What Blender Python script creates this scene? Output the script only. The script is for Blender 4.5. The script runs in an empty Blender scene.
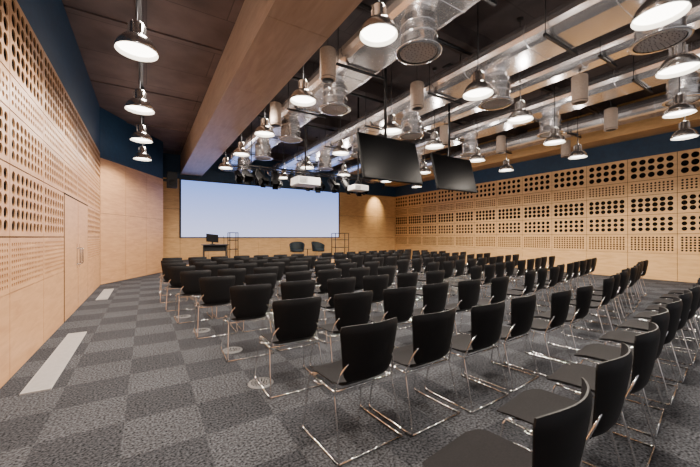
import bpy, math, random
from mathutils import Vector, Matrix
random.seed(4)
S = bpy.context.scene
COL = S.collection

# ------------------------------------------------------------------ materials
def new_mat(name):
    m = bpy.data.materials.new(name); m.use_nodes = True
    nt = m.node_tree
    return m, nt, nt.nodes['Principled BSDF']

def plain(name, col, rough=0.5, metal=0.0, emit=None, es=0.0, noise=0.0, nscale=8, spec=0.5):
    m, nt, b = new_mat(name)
    b.inputs['Base Color'].default_value = (*col, 1)
    b.inputs['Roughness'].default_value = rough
    b.inputs['Metallic'].default_value = metal
    b.inputs['Specular IOR Level'].default_value = spec
    if emit:
        b.inputs['Emission Color'].default_value = (*emit, 1)
        b.inputs['Emission Strength'].default_value = es
    if noise > 0:
        tc = nt.nodes.new('ShaderNodeTexCoord'); n = nt.nodes.new('ShaderNodeTexNoise')
        n.inputs['Scale'].default_value = nscale; n.inputs['Detail'].default_value = 6
        r = nt.nodes.new('ShaderNodeValToRGB')
        r.color_ramp.elements[0].position = 0.3; r.color_ramp.elements[1].position = 0.7
        r.color_ramp.elements[0].color = (*[c*(1-noise) for c in col], 1)
        r.color_ramp.elements[1].color = (*[min(1, c*(1+noise)) for c in col], 1)
        nt.links.new(tc.outputs['Object'], n.inputs['Vector'])
        nt.links.new(n.outputs['Fac'], r.inputs['Fac'])
        nt.links.new(r.outputs['Color'], b.inputs['Base Color'])
    return m

def wood(name, c1, c2, scale=(1.0, 1.0, 6.0), rough=0.42):
    m, nt, b = new_mat(name)
    tc = nt.nodes.new('ShaderNodeTexCoord'); mp = nt.nodes.new('ShaderNodeMapping')
    mp.inputs['Scale'].default_value = scale
    n = nt.nodes.new('ShaderNodeTexNoise'); n.inputs['Scale'].default_value = 2.2
    n.inputs['Detail'].default_value = 8; n.inputs['Distortion'].default_value = 0.6
    r = nt.nodes.new('ShaderNodeValToRGB')
    r.color_ramp.elements[0].position = 0.3; r.color_ramp.elements[1].position = 0.72
    r.color_ramp.elements[0].color = (*c1, 1); r.color_ramp.elements[1].color = (*c2, 1)
    nt.links.new(tc.outputs['Object'], mp.inputs['Vector'])
    nt.links.new(mp.outputs['Vector'], n.inputs['Vector'])
    nt.links.new(n.outputs['Fac'], r.inputs['Fac'])
    nt.links.new(r.outputs['Color'], b.inputs['Base Color'])
    b.inputs['Roughness'].default_value = rough
    return m

def carpet():
    m, nt, b = new_mat('carpet_tiles')
    tc = nt.nodes.new('ShaderNodeTexCoord')
    mp = nt.nodes.new('ShaderNodeMapping'); mp.inputs['Location'].default_value = (0.14, 0, 0.25)
    ch = nt.nodes.new('ShaderNodeTexChecker'); ch.inputs['Scale'].default_value = 2.0
    ch.inputs['Color1'].default_value = (0.054, 0.056, 0.063, 1)
    ch.inputs['Color2'].default_value = (0.035, 0.0365, 0.042, 1)
    n = nt.nodes.new('ShaderNodeTexNoise'); n.inputs['Scale'].default_value = 60; n.inputs['Detail'].default_value = 3
    n2 = nt.nodes.new('ShaderNodeTexNoise'); n2.inputs['Scale'].default_value = 1.3; n2.inputs['Detail'].default_value = 2
    r = nt.nodes.new('ShaderNodeMapRange'); r.inputs['From Min'].default_value = 0.3; r.inputs['From Max'].default_value = 0.7
    r.inputs['To Min'].default_value = 0.05; r.inputs['To Max'].default_value = 2.3
    r2 = nt.nodes.new('ShaderNodeMapRange'); r2.inputs['To Min'].default_value = 0.8; r2.inputs['To Max'].default_value = 1.2
    mul = nt.nodes.new('ShaderNodeMath'); mul.operation = 'MULTIPLY'
    vm = nt.nodes.new('ShaderNodeVectorMath'); vm.operation = 'SCALE'
    L = nt.links.new
    L(tc.outputs['Object'], mp.inputs['Vector']); L(mp.outputs['Vector'], ch.inputs['Vector'])
    L(tc.outputs['Object'], n.inputs['Vector']); L(tc.outputs['Object'], n2.inputs['Vector'])
    L(n.outputs['Fac'], r.inputs['Value']); L(n2.outputs['Fac'], r2.inputs['Value'])
    L(r.outputs['Result'], mul.inputs[0]); L(r2.outputs['Result'], mul.inputs[1])
    L(ch.outputs['Color'], vm.inputs[0]); L(mul.outputs[0], vm.inputs['Scale'])
    L(vm.outputs['Vector'], b.inputs['Base Color'])
    b.inputs['Roughness'].default_value = 0.95
    b.inputs['Specular IOR Level'].default_value = 0.1
    return m

def concrete(name, c1, c2, board=True):
    m, nt, b = new_mat(name)
    tc = nt.nodes.new('ShaderNodeTexCoord'); L = nt.links.new
    n = nt.nodes.new('ShaderNodeTexNoise'); n.inputs['Scale'].default_value = 1.6; n.inputs['Detail'].default_value = 9
    r = nt.nodes.new('ShaderNodeValToRGB')
    r.color_ramp.elements[0].position = 0.3; r.color_ramp.elements[1].position = 0.7
    r.color_ramp.elements[0].color = (*c1, 1); r.color_ramp.elements[1].color = (*c2, 1)
    L(tc.outputs['Object'], n.inputs['Vector']); L(n.outputs['Fac'], r.inputs['Fac'])
    if board:
        br = nt.nodes.new('ShaderNodeTexBrick')
        br.inputs['Scale'].default_value = 1.0
        br.inputs['Brick Width'].default_value = 2.4; br.inputs['Row Height'].default_value = 1.2
        br.inputs['Mortar Size'].default_value = 0.010
        br.inputs['Color1'].default_value = (1, 1, 1, 1); br.inputs['Color2'].default_value = (0.8, 0.8, 0.8, 1)
        br.inputs['Mortar'].default_value = (0.45, 0.45, 0.45, 1)
        mx = nt.nodes.new('ShaderNodeMix'); mx.data_type = 'RGBA'; mx.blend_type = 'MULTIPLY'
        mx.inputs[0].default_value = 1
        L(tc.outputs['Object'], br.inputs['Vector'])
        L(r.outputs['Color'], mx.inputs[6]); L(br.outputs['Color'], mx.inputs[7])
        L(mx.outputs[2], b.inputs['Base Color'])
    else:
        L(r.outputs['Color'], b.inputs['Base Color'])
    b.inputs['Roughness'].default_value = 0.8
    return m

M_WOOD = wood('birch_plywood_wall', (0.56, 0.31, 0.115), (0.72, 0.43, 0.18), (1.5, 1.0, 7.0))
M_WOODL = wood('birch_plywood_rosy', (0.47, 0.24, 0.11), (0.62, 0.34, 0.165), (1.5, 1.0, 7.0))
M_BEAM = wood('plywood_beam', (0.33, 0.235, 0.17), (0.44, 0.325, 0.24), (5, 0.7, 5))
M_CARPET = carpet()
M_CEIL = concrete('board_marked_concrete', (0.075, 0.050, 0.048), (0.150, 0.105, 0.098))
M_CEIL2 = concrete('board_marked_concrete_dark', (0.035, 0.026, 0.026), (0.08, 0.060, 0.057))
M_BLUE = plain('navy_blue_paint', (0.007, 0.036, 0.080), 0.6, noise=0.15)
M_BACK = plain('black_backing', (0.006, 0.005, 0.004), 0.95, spec=0.1)
M_BLACK = plain('black_plastic', (0.010, 0.010, 0.011), 0.45, spec=.4)
M_FABRIC = plain('charcoal_upholstery', (0.0075, 0.0065, 0.0075), 0.8, noise=0.35, nscale=120, spec=0.15)
M_SHELL = plain('black_chair_shell', (0.006, 0.0056, 0.0063), 0.5, noise=0.1, nscale=60, spec=0.25)
M_CHROME = plain('chrome_rod', (0.84, 0.83, 0.82), 0.14, 1.0)
M_STEEL = plain('galvanised_steel', (0.90, 0.89, 0.89), 0.25, 0.93, noise=0.06, nscale=3)
M_LAMPMETAL = plain('spun_aluminium_shade', (0.72, 0.68, 0.64), 0.22, 0.92, noise=0.05)
M_LAMPIN = plain('lamp_reflector_white', (0.85, 0.82, 0.76), 0.5)
M_BULB = plain('lamp_diffuser_glow', (1, 0.95, 0.85), 0.5, emit=(1.0, 0.93, 0.82), es=12)
M_GREYP = plain('grey_diffuser_paint', (0.5, 0.49, 0.48), 0.5, 0.1, noise=0.08)
M_BEIGE = plain('beige_speaker_cloth', (0.42, 0.33, 0.26), 0.8, noise=0.1, nscale=30)
M_WHITE = plain('white_plastic', (0.7, 0.7, 0.72), 0.4, noise=0.03)
M_VENT = plain('vent_grille_metal', (0.42, 0.41, 0.41), 0.5, 0.1, noise=0.06, nscale=20)
M_OUT = plain('floor_box_metal', (0.17, 0.17, 0.175), 0.45, 0.2, noise=0.06, nscale=20)
M_TEAL = plain('dark_armchair_fabric', (0.007, 0.015, 0.020), 0.7, noise=0.2, nscale=20)
M_STAGE = plain('dark_stage_carpet', (0.05, 0.045, 0.045), 0.9, noise=0.2, nscale=20)
M_GLASS = plain('screen_glass_off', (0.003,0.003,0.0035), .35, spec=.05)
M_TVB = plain('tv_matte_black', (0.005,0.005,0.0055), .6, spec=.12)

def screen_mat():
    m, nt, b = new_mat('projection_screen_glow'); L = nt.links.new
    tc = nt.nodes.new('ShaderNodeTexCoord'); sp = nt.nodes.new('ShaderNodeSeparateXYZ')
    mr = nt.nodes.new('ShaderNodeMapRange'); mr.inputs['From Min'].default_value = 1.4; mr.inputs['From Max'].default_value = 4.05
    r = nt.nodes.new('ShaderNodeValToRGB')
    r.color_ramp.elements[0].color = (0.66, 0.69, 1.0, 1); r.color_ramp.elements[1].color = (0.22, 0.37, 0.95, 1)
    L(tc.outputs['Object'], sp.inputs[0]); L(sp.outputs['Z'], mr.inputs['Value']); L(mr.outputs['Result'], r.inputs['Fac'])
    L(r.outputs['Color'], b.inputs['Emission Color'])
    b.inputs['Emission Strength'].default_value = 1.6
    b.inputs['Base Color'].default_value = (0.03, 0.03, 0.06, 1)
    b.inputs['Specular IOR Level'].default_value = 0.1
    b.inputs['Roughness'].default_value = 0.8
    return m
M_SCREEN = screen_mat()

# ------------------------------------------------------------------ builder
class MB:
    def __init__(s): s.v = []; s.f = []; s.m = []; s.mats = []; s.sm = []
    def mi(s, mat):
        if mat not in s.mats: s.mats.append(mat)
        return s.mats.index(mat)
    def add(s, vs, fs, mat, smooth=False, M=None):
        o = len(s.v); k = s.mi(mat)
        if M is not None: vs = [tuple(M @ Vector(p)) for p in vs]
        s.v.extend(vs)
        for f in fs:
            s.f.append(tuple(i+o for i in f)); s.m.append(k); s.sm.append(smooth)
    def box(s, x0, x1, y0, y1, z0, z1, mat, M=None):
        vs = [(x0,y0,z0),(x1,y0,z0),(x1,y1,z0),(x0,y1,z0),(x0,y0,z1),(x1,y0,z1),(x1,y1,z1),(x0,y1,z1)]
        fs = [(0,3,2,1),(4,5,6,7),(0,1,5,4),(1,2,6,5),(2,3,7,6),(3,0,4,7)]
        s.add(vs, fs, mat, False, M)
    def bbox(s, x0, x1, y0, y1, z0, z1, b, mat, M=None):
        out = [(x0+b,z0),(x1-b,z0),(x1,z0+b),(x1,z1-b),(x1-b,z1),(x0+b,z1),(x0,z1-b),(x0,z0+b)]
        cx, cz = (x0+x1)/2, (z0+z1)/2
        def ring(y, ins):
            return [(x - math.copysign(ins, x-cx), y, z - math.copysign(ins, z-cz)) for x, z in out]
        vs = ring(y0, b*.6)+ring(y0+b, 0)+ring(y1-b, 0)+ring(y1, b*.6)
        fs = []
        for r in range(3):
            for i in range(8):
                j = (i+1) % 8
                fs.append((r*8+i, r*8+j, (r+1)*8+j, (r+1)*8+i))
        fs.append(tuple(range(7, -1, -1))); fs.append(tuple(range(24, 32)))
        s.add(vs, fs, mat, False, M)
    def lathe(s, prof, mat, n=24, M=None, smooth=True):
        vs = []; fs = []
        for r, z in prof:
            for i in range(n):
                a = 2*math.pi*i/n
                vs.append((r*math.cos(a), r*math.sin(a), z))
        for k in range(len(prof)-1):
            for i in range(n):
                j = (i+1) % n
                fs.append((k*n+i, k*n+j, (k+1)*n+j, (k+1)*n+i))
        s.add(vs, fs, mat, smooth, M)
    def tube(s, pts, r, mat, n=6, M=None, closed=False):
        pts = [Vector(p) for p in pts]; vs = []; fs = []
        N = len(pts); up = Vector((0.13, 0.21, 0.97)).normalized()
        for k, p in enumerate(pts):
            a = pts[(k-1) % N] if (k > 0 or closed) else p
            b = pts[(k+1) % N] if (k < N-1 or closed) else p
            d = (b-a).normalized()
            if abs(d.dot(up)) > .98: up = Vector((1, .1, 0)).normalized()
            e = d.cross(up).normalized(); g = e.cross(d).normalized(); up = g
            for i in range(n):
                t = 2*math.pi*i/n
                vs.append(tuple(p + e*(r*math.cos(t)) + g*(r*math.sin(t))))
        R = N if closed else N-1
        for k in range(R):
            for i in range(n):
                j = (i+1) % n; k2 = (k+1) % N
                fs.append((k*n+i, k*n+j, k2*n+j, k2*n+i))
        if not closed:
            fs.append(tuple(range(n-1, -1, -1))); fs.append(tuple((N-1)*n+i for i in range(n)))
        s.add(vs, fs, mat, True, M)
    def shell(s, nu, nv, P, off, mat, mat2=None, M=None):
        A = []; B = []
        for j in range(nv+1):
            for i in range(nu+1):
                u = 2*i/nu-1; w = j/nv
                A.append(P(u, w)); B.append(tuple(Vector(P(u, w))+Vector(off(u, w))))
        idx = lambda i, j: j*(nu+1)+i
        fa = []; fb = []
        for j in range(nv):
            for i in range(nu):
                q = (idx(i,j), idx(i+1,j), idx(i+1,j+1), idx(i,j+1))
                fa.append(q); fb.append(q[::-1])
        s.add(A, fa, mat, True, M); s.add(B, fb, mat2 or mat, True, M)
        ring = [idx(i,0) for i in range(nu+1)] + [idx(nu,j) for j in range(1,nv+1)] + \
               [idx(i,nv) for i in range(nu-1,-1,-1)] + [idx(0,j) for j in range(nv-1,0,-1)]
        vs = [A[k] for k in ring]+[B[k] for k in ring]; n = len(ring)
        s.add(vs, [(k, (k+1) % n, n+(k+1) % n, n+k) for k in range(n)], mat2 or mat, False, M)
    def mesh(s, name):
        me = bpy.data.meshes.new(name); me.from_pydata(s.v, [], s.f)
        for m in s.mats: me.materials.append(m)
        me.polygons.foreach_set('material_index', s.m)
        me.polygons.foreach_set('use_smooth', s.sm)
        me.update(); return me
    def obj(s, name, loc=(0,0,0), rot=(0,0,0)):
        return place(s.mesh(name), name, loc, rot)

def place(me, name, loc=(0,0,0), rot=(0,0,0)):
    o = bpy.data.objects.new(name, me); COL.objects.link(o)
    o.location = loc; o.rotation_euler = rot; return o

def fillet(pts, r=0.03, n=4):
    pts = [Vector(p) for p in pts]; out = [pts[0]]
    for k in range(1, len(pts)-1):
        p = pts[k]; a = (pts[k-1]-p); b = (pts[k+1]-p)
        ra = min(r, a.length*.45); rb = min(r, b.length*.45)
        A = p+a.normalized()*ra; B = p+b.normalized()*rb
        for i in range(n+1):
            t = i/n; out.append((1-t)**2*A+2*t*(1-t)*p+t*t*B)
    out.append(pts[-1]); return out

T = Matrix.Translation

# ------------------------------------------------------------------ room dims
XL, XR, YB, YF = -1.14, 14.2, -3.0, 17.0
ZL, ZM = 5.2, 5.8
STG = 0.35

b = MB(); b.box(XL-.2, XR+.3, YB, YF+.3, -0.1, 0, M_CARPET); b.obj('floor')

def perf_panel(mb, X, sg, y0, y1, z0, z1, nx, nz, rf, mat, seg=16, my=.03, mz=.03, depth=0.012):
    g = 0.007
    y0 += g; y1 -= g; z0 += g; z1 -= g
    for (a0, a1, c0, c1) in ((y0,y0,z0,z1),(y1,y1,z0,z1),(y0,y1,z0,z0),(y0,y1,z1,z1)):
        if a0 == a1: q = [(X,a0,c0),(X-sg*depth,a0,c0),(X-sg*depth,a0,c1),(X,a0,c1)]
        else: q = [(X,a0,c0),(X,a1,c0),(X-sg*depth,a1,c0),(X-sg*depth,a0,c0)]
        mb.add(q, [(0,1,2,3)], mat)
    Y0, Y1, Z0, Z1 = y0+my, y1-my, z0+mz, z1-mz
    for (a, b_, c, d) in ((y0,y1,z0,Z0),(y0,y1,Z1,z1),(y0,Y0,Z0,Z1),(Y1,y1,Z0,Z1)):
        mb.add([(X,a,c),(X,b_,c),(X,b_,d),(X,a,d)], [(0,1,2,3) if sg > 0 else (3,2,1,0)], mat)
    sy = (Y1-Y0)/nx; sz = (Z1-Z0)/nz
    vs = []; fs = []
    base = []
    for k in range(seg):
        a = 2*math.pi*k/seg; c, d = math.cos(a), math.sin(a); m = max(abs(c), abs(d))
        base.append((c, d, c/m*.5, d/m*.5))
    for i in range(nx):
        for j in range(nz):
            cy = Y0+(i+.5)*sy; cz = Z0+(j+.5)*sz
            r = min(rf(cy, cz, i, j), .45*min(sy, sz))
            o = len(vs)
            for c, d, e, f in base: vs.append((X, cy+e*sy, cz+f*sz))
            for c, d, e, f in base: vs.append((X, cy+c*r, cz+d*r))
            for c, d, e, f in base: vs.append((X-sg*depth, cy+c*r, cz+d*r))
            for k in range(seg):
                l = (k+1) % seg
                q1 = (o+k, o+l, o+seg+l, o+seg+k); q2 = (o+seg+k, o+seg+l, o+2*seg+l, o+2*seg+k)
                if sg < 0: q1 = q1[::-1]; q2 = q2[::-1]
                fs.append(q1); fs.append(q2)
    mb.add(vs, fs, mat)

# left wall
mb = MB()
mb.box(XL-.2, XL-.035, YB, 11.9, 0, 3.86, M_BACK)
mb.box(XL-.2, XL-.01, YB, 11.9, 3.86, ZL-.002, M_BLUE)
PW = 1.25
ncol = 12
for c in range(ncol):
    ya = YB+c*PW; yb = min(ya+PW, 11.88)
    door = 7.0-.01 < ya < 9.4
    if not door:
        mb.box(XL-.03, XL, ya+.005, yb-.005, 0.004, 0.84, M_WOODL)
        perf_panel(mb, XL, 1, ya, yb, .84, 1.40, 19, 8, lambda y,z,i,j: .020, M_WOODL, 8, .03, .04)
        perf_panel(mb, XL, 1, ya, yb, 1.40, 2.12, 8, 5, lambda y,z,i,j: .056, M_WOODL, 16, .03, .04)
    perf_panel(mb, XL, 1, ya, yb, 2.12, 2.66, 9, 4, lambda y,z,i,j: .048, M_WOODL, 16, .03, .04)
    perf_panel(mb, XL, 1, ya, yb, 2.66, 3.02, 13, 3, lambda y,z,i,j: .030, M_WOODL, 8, .03, .04)
    perf_panel(mb, XL, 1, ya, yb, 3.02, 3.86, 8, 5, lambda y,z,i,j: .062, M_WOODL, 16, .03, .04)
mb.obj('wall_left')
d = MB()
for ya in (7.0, 8.25):
    d.box(XL-.03, XL+.006, ya+.014, ya+1.236, 0.012, 2.10, M_WOODL)
for hy in (8.12, 8.38):
    d.tube(fillet([(XL+.006,hy,.88),(XL+.06,hy,.88),(XL+.06,hy,1.18),(XL+.006,hy,1.18)],.02), .013, M_CHROME, 8)
    d.box(XL+.006, XL+.012, hy-.04, hy+.04, .80, 1.26, M_CHROME)
for s in ((6.985,7.012),(9.488,9.515)):
    d.box(XL-.03, XL+.004, s[0], s[1], 0, 2.13, M_BACK)
d.box(XL-.03, XL+.004, 7.012, 9.488, 2.105, 2.13, M_BACK)
d.obj('door_1')

# angled wall then return wall
mb = MB()
p0 = Vector((XL, 11.92, 0)); p1 = Vector((.57, 15.0, 0)); dv = (p1-p0); ln = dv.length
Mw = Matrix.Translation(p0) @ Matrix.Rotation(math.atan2(dv.y, dv.x), 4, 'Z')
for k in range(3):
    a = k*ln/3
    for (z0, z1) in ((0.004, 2.1), (2.1, 3.72)):
        mb.box(a+.006, a+ln/3-.006, 0, .03, z0+.005, z1-.005, M_WOODL, Mw)
mb.box(0, ln, .03, .2, 0, 3.72, M_BACK, Mw)
mb.box(0, ln, .01, .2, 3.72, ZL-.002, M_BLUE, Mw)
mb.box(.38, .57, 15.05, 16.98, 0, 3.72, M_WOODL)
mb.box(.38, .57, 15.05, 16.98, 3.72, ZL-.002, M_BLUE)
mb.obj('wall_angled_left')

# front wall with plywood panels
mb = MB()
mb.box(.3, XR+.2, YF+.03, YF+.25, 0, ZM-.002, M_BACK)
def fp(x0, x1, z0, z1, m=M_WOOD): mb.box(x0+.005, x1-.005, YF, YF+.04, z0+.005, z1-.005, m)
fp(.49, 1.33, 0, 1.36); fp(.49, 1.33, 1.36, 2.7); fp(.49, 1.33, 2.7, 4.1)
x = 1.33
for k in range(7):
    fp(x, x+(9.82-1.33)/7, 0, 1.36); x += (9.82-1.33)/7
x = 9.82
for k in range(3):
    w = (XR-9.82)/3
    fp(x, x+w, 0, 1.36); fp(x, x+w, 1.36, 2.7); fp(x, x+w, 2.7, 4.1); x += w
mb.box(.3, XR+.2, YF, YF+.03, 4.12, ZM-.002, M_BLUE)
mb.obj('wall_front')
mb = MB()
mb.box(1.37, 9.78, YF-.04, YF-.025, 1.4, 4.05, M_SCREEN)
for bx in ((1.30,9.85,4.05,4.12),(1.30,9.85,1.365,1.4),(1.30,1.37,1.4,4.05),(9.78,9.85,1.4,4.05)):
    mb.box(bx[0], bx[1], YF-.06, YF-.012, bx[2], bx[3], M_BLACK)
mb.obj('projection_screen')

# right wall
mb = MB()
mb.box(XR+.035, XR+.25, YB, YF, 0, 4.1, M_BACK)
mb.box(XR, XR+.25, YB, YF, 4.1, ZM, M_BLUE)
for c in range(16):
    ya = YB+c*PW; yb = ya+PW
    mb.box(XR, XR+.03, ya+.006, yb-.006, .004, .86, M_WOOD)
    perf_panel(mb, XR, -1, ya, yb, .86, 1.50, 12, 6, lambda y,z,i,j: .032, M_WOOD, 8, .06, .07)
    perf_panel(mb, XR, -1, ya, yb, 1.50, 2.15, 6, 3, lambda y,z,i,j: .066, M_WOOD, 16, .06, .07)
    perf_panel(mb, XR, -1, ya, yb, 2.15, 2.80, 6, 3, lambda y,z,i,j: .076, M_WOOD, 16, .06, .07)
    perf_panel(mb, XR, -1, ya, yb, 2.80, 3.30, 11, 4, lambda y,z,i,j: .032, M_WOOD, 8, .06, .07)
    perf_panel(mb, XR, -1, ya, yb, 3.30, 4.1, 5, 3, lambda y,z,i,j: max(.075, .104-.002*(y+3)) , M_WOOD, 16, .05, .06)
mb.obj('wall_right')
mb = MB(); mb.box(13.3, XR-.005, YB, YF-.02, 4.75, ZM-.01, M_WOOD); mb.obj('trim_1')

# ceilings + beam
mb = MB()
mb.box(XL-.2, 1.34, YB, YF, ZL, ZL+.2, M_CEIL)
for y in range(-2, 17, 3):
    mb.box(XL, 1.30, y, y+.06, ZL-.03, ZL, M_CEIL)
mb.box(2.25, XR+.2, YB, YF+.2, ZM, ZM+.2, M_CEIL2)
for y in range(-2, 17, 3):
    mb.box(2.25, 13.3, y+.5, y+.85, ZM-.35, ZM, M_CEIL2)
mb.obj('ceiling')
mb = MB()
y = YB
while y < YF-.1:
    y2 = min(y+2.4, YF-.02)
    mb.box(1.34, 2.25, y+.004, y2-.004, 4.3, ZM-.005, M_BEAM); y = y2
mb.box(1.35, 2.24, YB, YF-.02, 4.31, ZM-.01, M_BACK)
mb.obj('ceiling_beam')

# ------------------------------------------------------------------ stage
mb = MB(); mb.box(1.0, 11.5, 13.6, YF-.06, 0, STG-.002, M_STAGE)
mb.box(1.0, 11.5, 13.57, 13.6, 0, STG+.002, M_WOOD); mb.obj('stage_platform')

# ------------------------------------------------------------------ floor vents & outlets
def vent(y0, y1):
    mb = MB()
    mb.box(-.95, -.94, y0, y1, 0, .012, M_VENT); mb.box(-.75, -.74, y0, y1, 0, .012, M_VENT)
    mb.box(-.95, -.74, y0-.01, y0, 0, .012, M_VENT); mb.box(-.95, -.74, y1, y1+.01, 0, .012, M_VENT)
    mb.box(-.94, -.75, y0, y1, 0.001, .004, M_GREYP)
    k = int((y1-y0)/.022)
    for i in range(k):
        y = y0+(i+.5)*(y1-y0)/k
        mb.box(-.94, -.75, y-.007, y+.007, .004, .011, M_VENT)
    mb.obj('floor_vent_grille')
vent(4.0, 6.1); vent(9.1, 10.8)
mb = MB()
mb.lathe([(0,.006),(.055,.006),(.06,.01),(.10,.01),(.105,.008),(.115,.008),(.12,.0)], M_OUT, 28)
for r, n in ((.03, 6), (.055, 11), (.085, 16)):
    for k in range(n):
        a = k*2*math.pi/n
        mb.lathe([(0,.0115),(.007,.0115),(.007,.006)], M_BACK, 8, T((r*math.cos(a),r*math.sin(a),0)))
fo = mb.mesh('floor_outlet')
for p in ((.93,3.1),(.90,4.18),(.70,5.3),(.55,6.4)):
    place(fo, 'floor_outlet', (*p, .001))

# ------------------------------------------------------------------ chairs
def chair_mesh():
    c = MB()
    def seat(u, w):
        y = -.20+.44*w
        hw = .225*(1-.22*abs(2*w-1)**7) * (1-.05*(1-w))
        z = .452 - .030*max(0, (w-.75)/.25)**2 - .012*(1-u*u)*math.sin(w*math.pi) + .02*max(0, (.15-w)/.15)
        return (u*hw, y, z)
    c.shell(10, 10, seat, lambda u, w: (0, 0, -.036*(1-.75*max(abs(u)**6, abs(2*w-1)**8))), M_FABRIC, M_SHELL)
    def back(u, w):
        hw = (.188+.057*w**.8)*(1-.06*max(0, (w-.88)/.12)**2.5)*(1-.10*max(0, (.15-w)/.15)**2)
        z = .475+.375*w - .012*max(0, (w-.8)/.2)*abs(u)**4
        y = -.205-.085*w+.02*w*w + .065*u*u*(.5+.5*w) - .03
        return (u*hw, y, z)
    c.shell(12, 12, back, lambda u, w: (0, -.022*(1-.7*max(abs(u)**6, abs(2*w-1)**8)), 0), M_FABRIC, M_SHELL)
    r = .0068
    for s in (-1, 1):
        P = [(s*.20, .10, .43), (s*.235, .17, .425), (s*.262, .235, r), (s*.262, -.27, r),
             (s*.238, -.17, .41), (s*.215, -.228, .56), (s*.16, -.245, .62)]
        c.tube(fillet(P, .035, 4), r, M_CHROME, 6)
        c.tube([(s*.236, .165, .42), (s*.236, -.17, .41)], r*.85, M_CHROME, 6)
        c.tube(fillet([(s*.237, .06, .42), (s*.272, .05, .42), (s*.272, -.03, .42), (s*.237, -.04, .42)], .015, 3), .0045, M_CHROME, 5)
        for y in (.2, -.22):
            c.box(s*.262-.01, s*.262+.01, y-.02, y+.02, 0, .012, M_BLACK)
    c.tube([(-.236, .13, .415), (.236, .13, .415)], r, M_CHROME, 6)
    c.tube([(-.237, -.165, .41), (.237, -.165, .41)], r, M_CHROME, 6)
    c.tube([(-.262, -.262, r*1.5), (.262, -.262, r*1.5)], r*.8, M_CHROME, 6)
    return c.mesh('conference_chair')
CH = chair_mesh()
for k in range(11):
    place(CH, 'conference_chair', (1.22+.67*k, .83+.085*k+random.uniform(-.02,.02), 0), (0,0,.15+random.uniform(-.02,.02)))
rows = [1.75, 2.8, 3.87, 4.93, 5.98, 7.0, 8.0, 9.0, 10.0]
left = [1.24, 1.17, 1.05, .87, .68, .58, .52, .55, .6]
for y, x0 in zip(rows, left):
    x = x0
    while x < 4.45:
        place(CH, 'conference_chair', (x+random.uniform(-.012,.012), y+random.uniform(-.03,.03)+.22, 0), (0,0,random.uniform(-.05,.05)+.03*(x-1)))
        x += .6
    th = .2
    for k in range(9):
        px = 5.35+.6*k*math.cos(th); py = y+.2+.6*k*math.sin(th)
        place(CH, 'conference_chair', (px, py+.22+random.uniform(-.03,.03), 0), (0,0,th+random.uniform(-.04,.04)))

# ------------------------------------------------------------------ pendant lamps
def lamp_mesh(zr, ztop):
    m = MB()
    prof = [(.235,0),(.24,.008),(.232,.05),(.205,.11),(.16,.165),(.11,.195),(.085,.205),(.085,.225),(.078,.235),(.078,.36),(.07,.375),(.03,.385),(.012,.40)]
    m.lathe(prof, M_LAMPMETAL, 28)
    m.lathe([(.235,0),(.225,.05),(.198,.105),(.18,.12)], M_LAMPIN, 28)
    m.lathe([(0,.028),(.12,.03),(.19,.045),(.222,.055)], M_BULB, 28)
    for k in range(6):
        a = k*math.pi/3
        m.box(.075,.1,-.004,.004,.23,.35, M_LAMPMETAL, Matrix.Rotation(a,4,'Z'))
    m.tube([(0,0,.39),(0,0,ztop-zr-.002)], .009, M_BLACK, 8)
    m.lathe([(0,ztop-zr-.05),(.05,ztop-zr-.05),(.06,ztop-zr-.002)], M_BLACK, 14)
    return m.mesh('pendant_lamp')
LD = bpy.data.lights.new('pendant_bulb', 'SPOT'); LD.energy = 350; LD.spot_size = math.radians(168)
LD.spot_blend = .4; LD.color = (1, .88, .745); LD.shadow_soft_size = .15
UD = bpy.data.lights.new('duct_fill', 'POINT'); UD.energy = 18; UD.color = (1, .90, .83); UD.shadow_soft_size = .08  # fill light added to brighten the ducts, not a visible lamp
lamprows = [(-.10, 3.75, 5.05, .45, 2.25, 6), (2.45, 3.90, ZM-.0, .95, 2.3, 6), (4.65, 3.75, ZM, 1.2, 2.25, 6),
            (6.38, 3.75, ZM, 1.45, 2.3, 6), (8.65, 3.75, ZM, 1.95, 2.25, 5), (10.8, 3.75, ZM, 2.35, 2.25, 5)]
for (lx, zr, zt, y0, dy, n) in lamprows:
    me = lamp_mesh(zr, zt)
    for k in range(n):
        y = y0+k*dy
        o = place(me, 'pendant_lamp', (lx, y, zr))
        l = bpy.data.objects.new('bulb_light', LD); COL.objects.link(l); l.parent = o; l.location = (0,0,.0)
        l = bpy.data.objects.new('added_duct_fill', UD); COL.objects.link(l); l.parent = o; l.location = (0.1,0,.42)  # added fill above the shade, aimed at lifting the ducts
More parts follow.
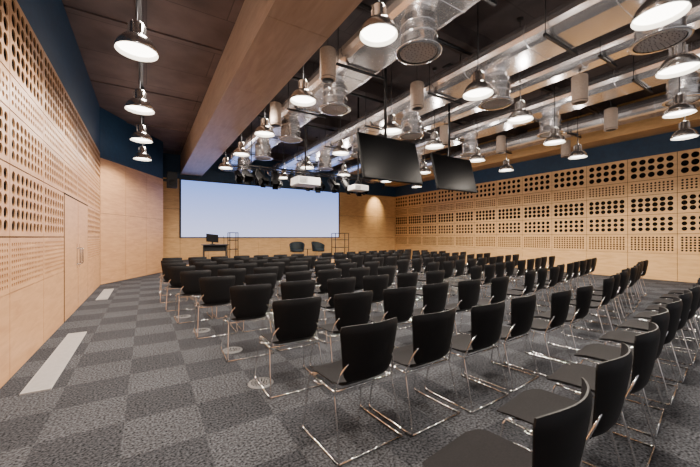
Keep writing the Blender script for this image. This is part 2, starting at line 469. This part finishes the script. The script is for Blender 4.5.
# ------------------------------------------------------------------ ducts
def duct(xc, zc, w, h, name='air_duct'):
    m = MB(); n = 16
    def ring(y, s):
        out = []
        for i in range(n):
            a = 2*math.pi*(i+.5)/n
            px = (w-h)/2*math.copysign(1, math.cos(a)) + h/2*math.cos(a)
            out.append((xc+px*s, y, zc+h/2*math.sin(a)*s))
        return out
    ys = []; y = YB
    while y < 15.8:
        ys += [(y, 1), (y+1.16, 1), (y+1.165, 1.03), (y+1.2, 1.03), (y+1.205, 1)]; y += 1.22
    vs = []
    for y, s in ys: vs += ring(y, s)
    fs = []
    for k in range(len(ys)-1):
        for i in range(n):
            j = (i+1) % n; fs.append((k*n+i, k*n+j, (k+1)*n+j, (k+1)*n+i))
    fs.append(tuple(range(n))); fs.append(tuple((len(ys)-1)*n+i for i in range(n-1,-1,-1)))
    m.add(vs, fs, M_STEEL, False)
    y = YB+.8
    while y < 15:
        for s in (-1, 1):
            m.tube([(xc+s*(w/2+.03), y, zc-h/2-.03), (xc+s*(w/2+.03), y, ZM-.002)], .008, M_BLACK, 6)
        m.box(xc-w/2-.06, xc+w/2+.06, y-.02, y+.02, zc-h/2-.05, zc-h/2-.01, M_BLACK)
        y += 2.44
    return m.obj(name)
duct(3.45, 4.78, .95, .44); duct(5.75, 4.78, .95, .44); duct(9.3, 4.98, 1.0, .44)
duct(7.5, 5.0, .6, .4); duct(11.8, 4.95, .8, .42)

def diffuser_mesh():
    m = MB()
    m.lathe([(.20,.60),(.20,.46),(.255,.45),(.255,.10),(.26,.09),(.26,.03),(.315,.02),(.325,.01),(.325,0),(.30,-.004),(.27,-.004)], M_STEEL, 32)
    m.lathe([(.27,-.004),(.26,.02),(.25,.03)], M_BACK, 32)
    m.lathe([(.262,.012),(.255,.0),(.20,-.004),(.195,.0),(.13,-.004),(.125,.0),(.06,-.004),(.055,.0),(0,-.004)], M_GREYP, 32)
    for r in (.05,.10,.15,.19,.235):
        for k in range(int(r*110)):
            a = 2*math.pi*k/int(r*110)
            m.lathe([(0,-.006),(.007,-.006),(.007,.002)], M_BACK, 6, T((r*math.cos(a), r*math.sin(a), 0)))
    for z in (.2,.34): m.lathe([(.256,z),(.264,z+.008),(.256,z+.016)], M_STEEL, 32)
    return m.mesh('air_diffuser')
DM = diffuser_mesh()
for (dx, z, y0, dy, n) in ((3.27,4.0,3.4,2.42,5),(5.8,4.0,1.5,2.4,6),(9.35,4.2,2.05,2.6,5)):
    for k in range(n): place(DM, 'air_diffuser', (dx, y0+k*dy, z))

# pendant speakers (fabric cylinders)
m = MB()
m.lathe([(0,-.28),(.13,-.28),(.145,-.265),(.145,.265),(.13,.28),(0,.28)], M_BEIGE, 24)
m.lathe([(.146,-.25),(.149,-.245),(.146,-.24)], M_BLACK, 24)
m.lathe([(0,-.283),(.10,-.283),(.11,-.279)], M_BLACK, 20)
m.tube([(0,0,.28),(0,0,1.298)], .008, M_BLACK, 6)
m.lathe([(.03,.28),(.03,.33),(0,.33)], M_BLACK, 12)
SP = m.mesh('pendant_speaker')
for p in ((2.78,5.2),(2.78,8.0),(5.05,5.3),(7.6,3.2),(10.4,3.65),(10.1,6.6),(7.6,6.8),(12.5,5.7)):
    place(SP, 'pendant_speaker', (p[0], p[1], 4.5 if p[0] != 7.6 else 4.45))

# service pipes
m = MB()
for y in (1.6, 4.6, 7.6, 10.6): m.tube([(2.26,y,5.35),(13.2,y,5.35)], .035, M_BLACK, 10)
m.tube([(4.55,YB,5.3),(4.55,16,5.3)], .05, M_BLACK, 10)
m.tube([(8.1,YB,5.28),(8.1,16,5.28)], .04, M_BLACK, 10)
for y in (0, 3, 6, 9, 12):
    m.tube([(4.55,y,5.3),(4.55,y,5.798)], .01, M_BLACK, 6); m.tube([(8.1,y,5.28),(8.1,y,5.798)], .01, M_BLACK, 6)
m.obj('service_pipes')
m = MB(); m.box(-.14,-.06,YB,13,5.05,5.11,M_BLACK)
for y in range(-2,13,2): m.tube([(-.1,y,5.1),(-.1,y,5.16)], .01, M_BLACK, 6)
m.obj('lighting_track')

# ------------------------------------------------------------------ TVs
def tv(x, y, z, tilt):
    m = MB(); R = Matrix.Rotation(tilt, 4, 'X')
    m.bbox(-.73,.73,-.03,.03,-.46,.46,.012,M_TVB,R)
    m.box(-.70,.70,-.032,-.0301,-.43,.43,M_GLASS,R)
    m.bbox(-.4,.4,.03,.09,-.25,.25,.02,M_TVB,R)
    m.box(-.12,.12,.09,.16,-.12,.12,M_BLACK,R)
    m.tube([(0,.17,-.1),(0,.17,ZM-z-.002)], .03, M_BLACK, 12)
    m.box(-.12,.12,.05,.29,ZM-z-.02,ZM-z-.002,M_BLACK)
    return m.obj('hanging_television', (x,y,z))
tv(4.07,5.0,2.92,math.radians(-14)); tv(6.62,5.6,3.0,math.radians(-14))

def projector(x,y,z,s,mat):
    m = MB()
    m.bbox(-.28*s,.28*s,-.22*s,.22*s,-.09*s,.09*s,.02,mat)
    m.lathe([(.07*s,0),(.07*s,.06*s),(.055*s,.07*s),(.05*s,.04*s),(0,.04*s)], M_BLACK, 20, T((.1*s,.22*s,0))@Matrix.Rotation(-math.pi/2,4,'X'))
    for k in range(6): m.box(-.24*s,-.05*s,-.222*s,-.219*s,-.06*s+k*.022*s,-.05*s+k*.022*s,M_BLACK)
    for sx in (-.18,.18): m.tube([(sx*s,0,.08*s),(0,0,.3*s)], .01, M_BLACK, 6)
    m.tube([(0,0,.29*s),(0,0,ZM-z-.002)], .025, M_BLACK, 10)
    m.obj('ceiling_projector',(x,y,z))
projector(4.05,9.0,3.05,1.3,M_WHITE); projector(5.35,8.1,2.85,.9,M_WHITE)
def light_bar(yb, zb, x0, x1, xs, s=1.45):
    m = MB()
    m.tube([(x0,yb,zb),(x1,yb,zb)], .028, M_BLACK, 10)
    for x in (x0+.4,x1-.4): m.tube([(x,yb,zb),(x,yb,ZM-.002)], .014, M_BLACK, 6)
    for k,x in enumerate(xs):
        zc = zb-.32
        Mx = T((x,yb,zc))@Matrix.Rotation(math.radians(20*math.sin(k*2.1)),4,'Z')@Matrix.Rotation(math.radians(-55+(k%3)*12),4,'X')@Matrix.Scale(s,4)
        m.lathe([(0,.16),(.06,.16),(.075,.1),(.08,-.1),(.10,-.14),(.09,-.14),(.07,-.1),(0,-.09)], M_TVB, 16, Mx)
        # barn doors
        for a in (0, math.pi/2, math.pi, 3*math.pi/2):
            m.box(.085,.092,-.06,.06,-.24,-.135, M_TVB, Mx@Matrix.Rotation(a,4,'Z'))
        m.tube(fillet([(x-.13,yb,zc),(x-.13,yb,zb-.07),(x+.13,yb,zb-.07),(x+.13,yb,zc)],.02), .01, M_BLACK, 6)
        m.box(x-.025,x+.025,yb-.03,yb+.03,zb-.09,zb+.04,M_BLACK)
        m.tube([(x-.13,yb,zc),(x+.13,yb,zc)], .01, M_BLACK, 6)
    m.obj('stage_lighting_bar')
light_bar(10.7, 3.72, 2.5, 7.6, (2.75,3.2,3.7,4.3,4.8,5.3,5.9,6.5,7.1), 1.6)
light_bar(12.9, 4.1, 2.6, 9.2, (3.0,3.7,4.6,5.5,6.4,7.2,7.9,8.7), 1.6)
m = MB(); m.bbox(.72,1.1,15.3,15.65,3.45,4.1,.02,M_BLACK); m.box(.571,.72,15.42,15.52,3.7,3.8,M_BLACK)
m.lathe([(.13,0),(.11,.01),(0,.02)],M_BLACK,16,T((.91,15.298,3.65))@Matrix.Rotation(math.pi/2,4,'X'))
m.obj('wall_speaker')

# ------------------------------------------------------------------ stage furniture
def lectern():
    m = MB()
    m.bbox(-.5,.5,-.3,.3,.70,.74,.01,M_BLACK)
    for x in (-.44,.44):
        m.box(x-.03,x+.03,-.25,.25,0,.04,M_BLACK); m.box(x-.03,x+.03,-.04,.04,.04,.7,M_BLACK)
    m.box(-.41,.41,.0,.02,.45,.7,M_BLACK)
    Rm = T((-.1,.05,1.0))@Matrix.Rotation(math.radians(-12),4,'X')@Matrix.Rotation(math.radians(25),4,'Z')
    m.bbox(-.28,.28,-.015,.015,-.17,.17,.008,M_TVB,Rm)
    m.box(-.26,.26,.0151,.017,-.15,.15,M_GLASS,Rm)
    m.box(-.13,-.07,.05,.09,.74,.92,M_BLACK); m.box(-.2,0,-.02,.14,.74,.755,M_BLACK)
    m.tube(fillet([(.35,0,.74),(.35,0,1.0),(.30,-.08,1.12)],.05),.008,M_BLACK,6)
    m.obj('lectern_desk',(2.45,14.6,STG+.002))
lectern()
def rack(x,y,w):
    m = MB()
    for sx in (-1,1):
        for sy in (-1,1): m.tube([(sx*w/2,sy*.2,0),(sx*w/2,sy*.2,1.25)],.02,M_BLACK,8)
    for z in (.08,.5): m.box(-w/2,w/2,-.2,.2,z-.01,z+.01,M_BLACK)
    for z in (.08,.5,.9,1.24):
        m.tube([(-w/2,-.2,z),(w/2,-.2,z),(w/2,.2,z),(-w/2,.2,z)],.016,M_BLACK,6,closed=True)
    m.obj('equipment_rack',(x,y,STG+.002))
rack(3.3,15.2,.35); rack(8.7,14.9,.8)
def armchair():
    m = MB()
    def bk(u,w):
        a = u*1.75; r = .33+.05*w
        return (r*math.sin(a), -.02-r*math.cos(a), .32+(.50-.20*abs(u)**2)*w)
    m.shell(18,6,bk,lambda u,w:(-.05*math.sin(u*1.75),.05*math.cos(u*1.75),0),M_TEAL)
    m.lathe([(0,.44),(.24,.44),(.28,.42),(.29,.36),(.26,.31),(0,.30)],M_TEAL,24)
    for k in range(4):
        a = math.pi/4+k*math.pi/2
        m.tube([(.14*math.cos(a),.14*math.sin(a),.32),(.27*math.cos(a),.27*math.sin(a),.005)],.014,M_BEAM,8)
    return m.mesh('tub_armchair')
A = armchair()
place(A,'tub_armchair',(6.3,15.0,STG+.004),(0,0,math.pi-.4)); place(A,'tub_armchair',(7.5,15.0,STG+.004),(0,0,math.pi+.3))
m = MB()
m.lathe([(0,.45),(.22,.45),(.23,.44),(.22,.43),(.02,.43),(.02,.03),(.15,.02),(.16,0)],M_BLACK,24)
m.obj('side_table',(6.9,15.1,STG+.002))

# warm wall wash over the right-hand corner of the front wall
W = bpy.data.lights.new('wall_wash','SPOT'); W.energy=480; W.spot_size=math.radians(60); W.spot_blend=1; W.color=(1,.85,.62)
m = MB(); m.lathe([(0,.2),(.06,.2),(.07,.0),(.06,-.005),(.05,.03),(0,.03)],M_BLACK,16); m.tube([(0,0,.2),(0,0,1.398)],.01,M_BLACK,6)
o = m.obj('ceiling_spotlight',(12.5,16.1,4.4))
l = bpy.data.objects.new('spot_beam',W); COL.objects.link(l); l.parent=o; l.location=(0,0,-.02); l.rotation_euler=(math.radians(40),0,0)

# ------------------------------------------------------------------ world, camera
w = bpy.data.worlds.new('world'); S.world = w; w.use_nodes = True
w.node_tree.nodes['Background'].inputs[0].default_value = (.97,.95,1.0,1)
w.node_tree.nodes['Background'].inputs[1].default_value = 0.5
cd = bpy.data.cameras.new('camera'); cam = bpy.data.objects.new('camera', cd); COL.objects.link(cam)
cd.sensor_width = 36; cd.lens = 326/700*36; cd.shift_y = 3.5/700; cd.clip_start = .05
cam.location = (0,0,1.4); cam.rotation_euler = (math.pi/2,0,math.radians(-32))
S.camera = cam
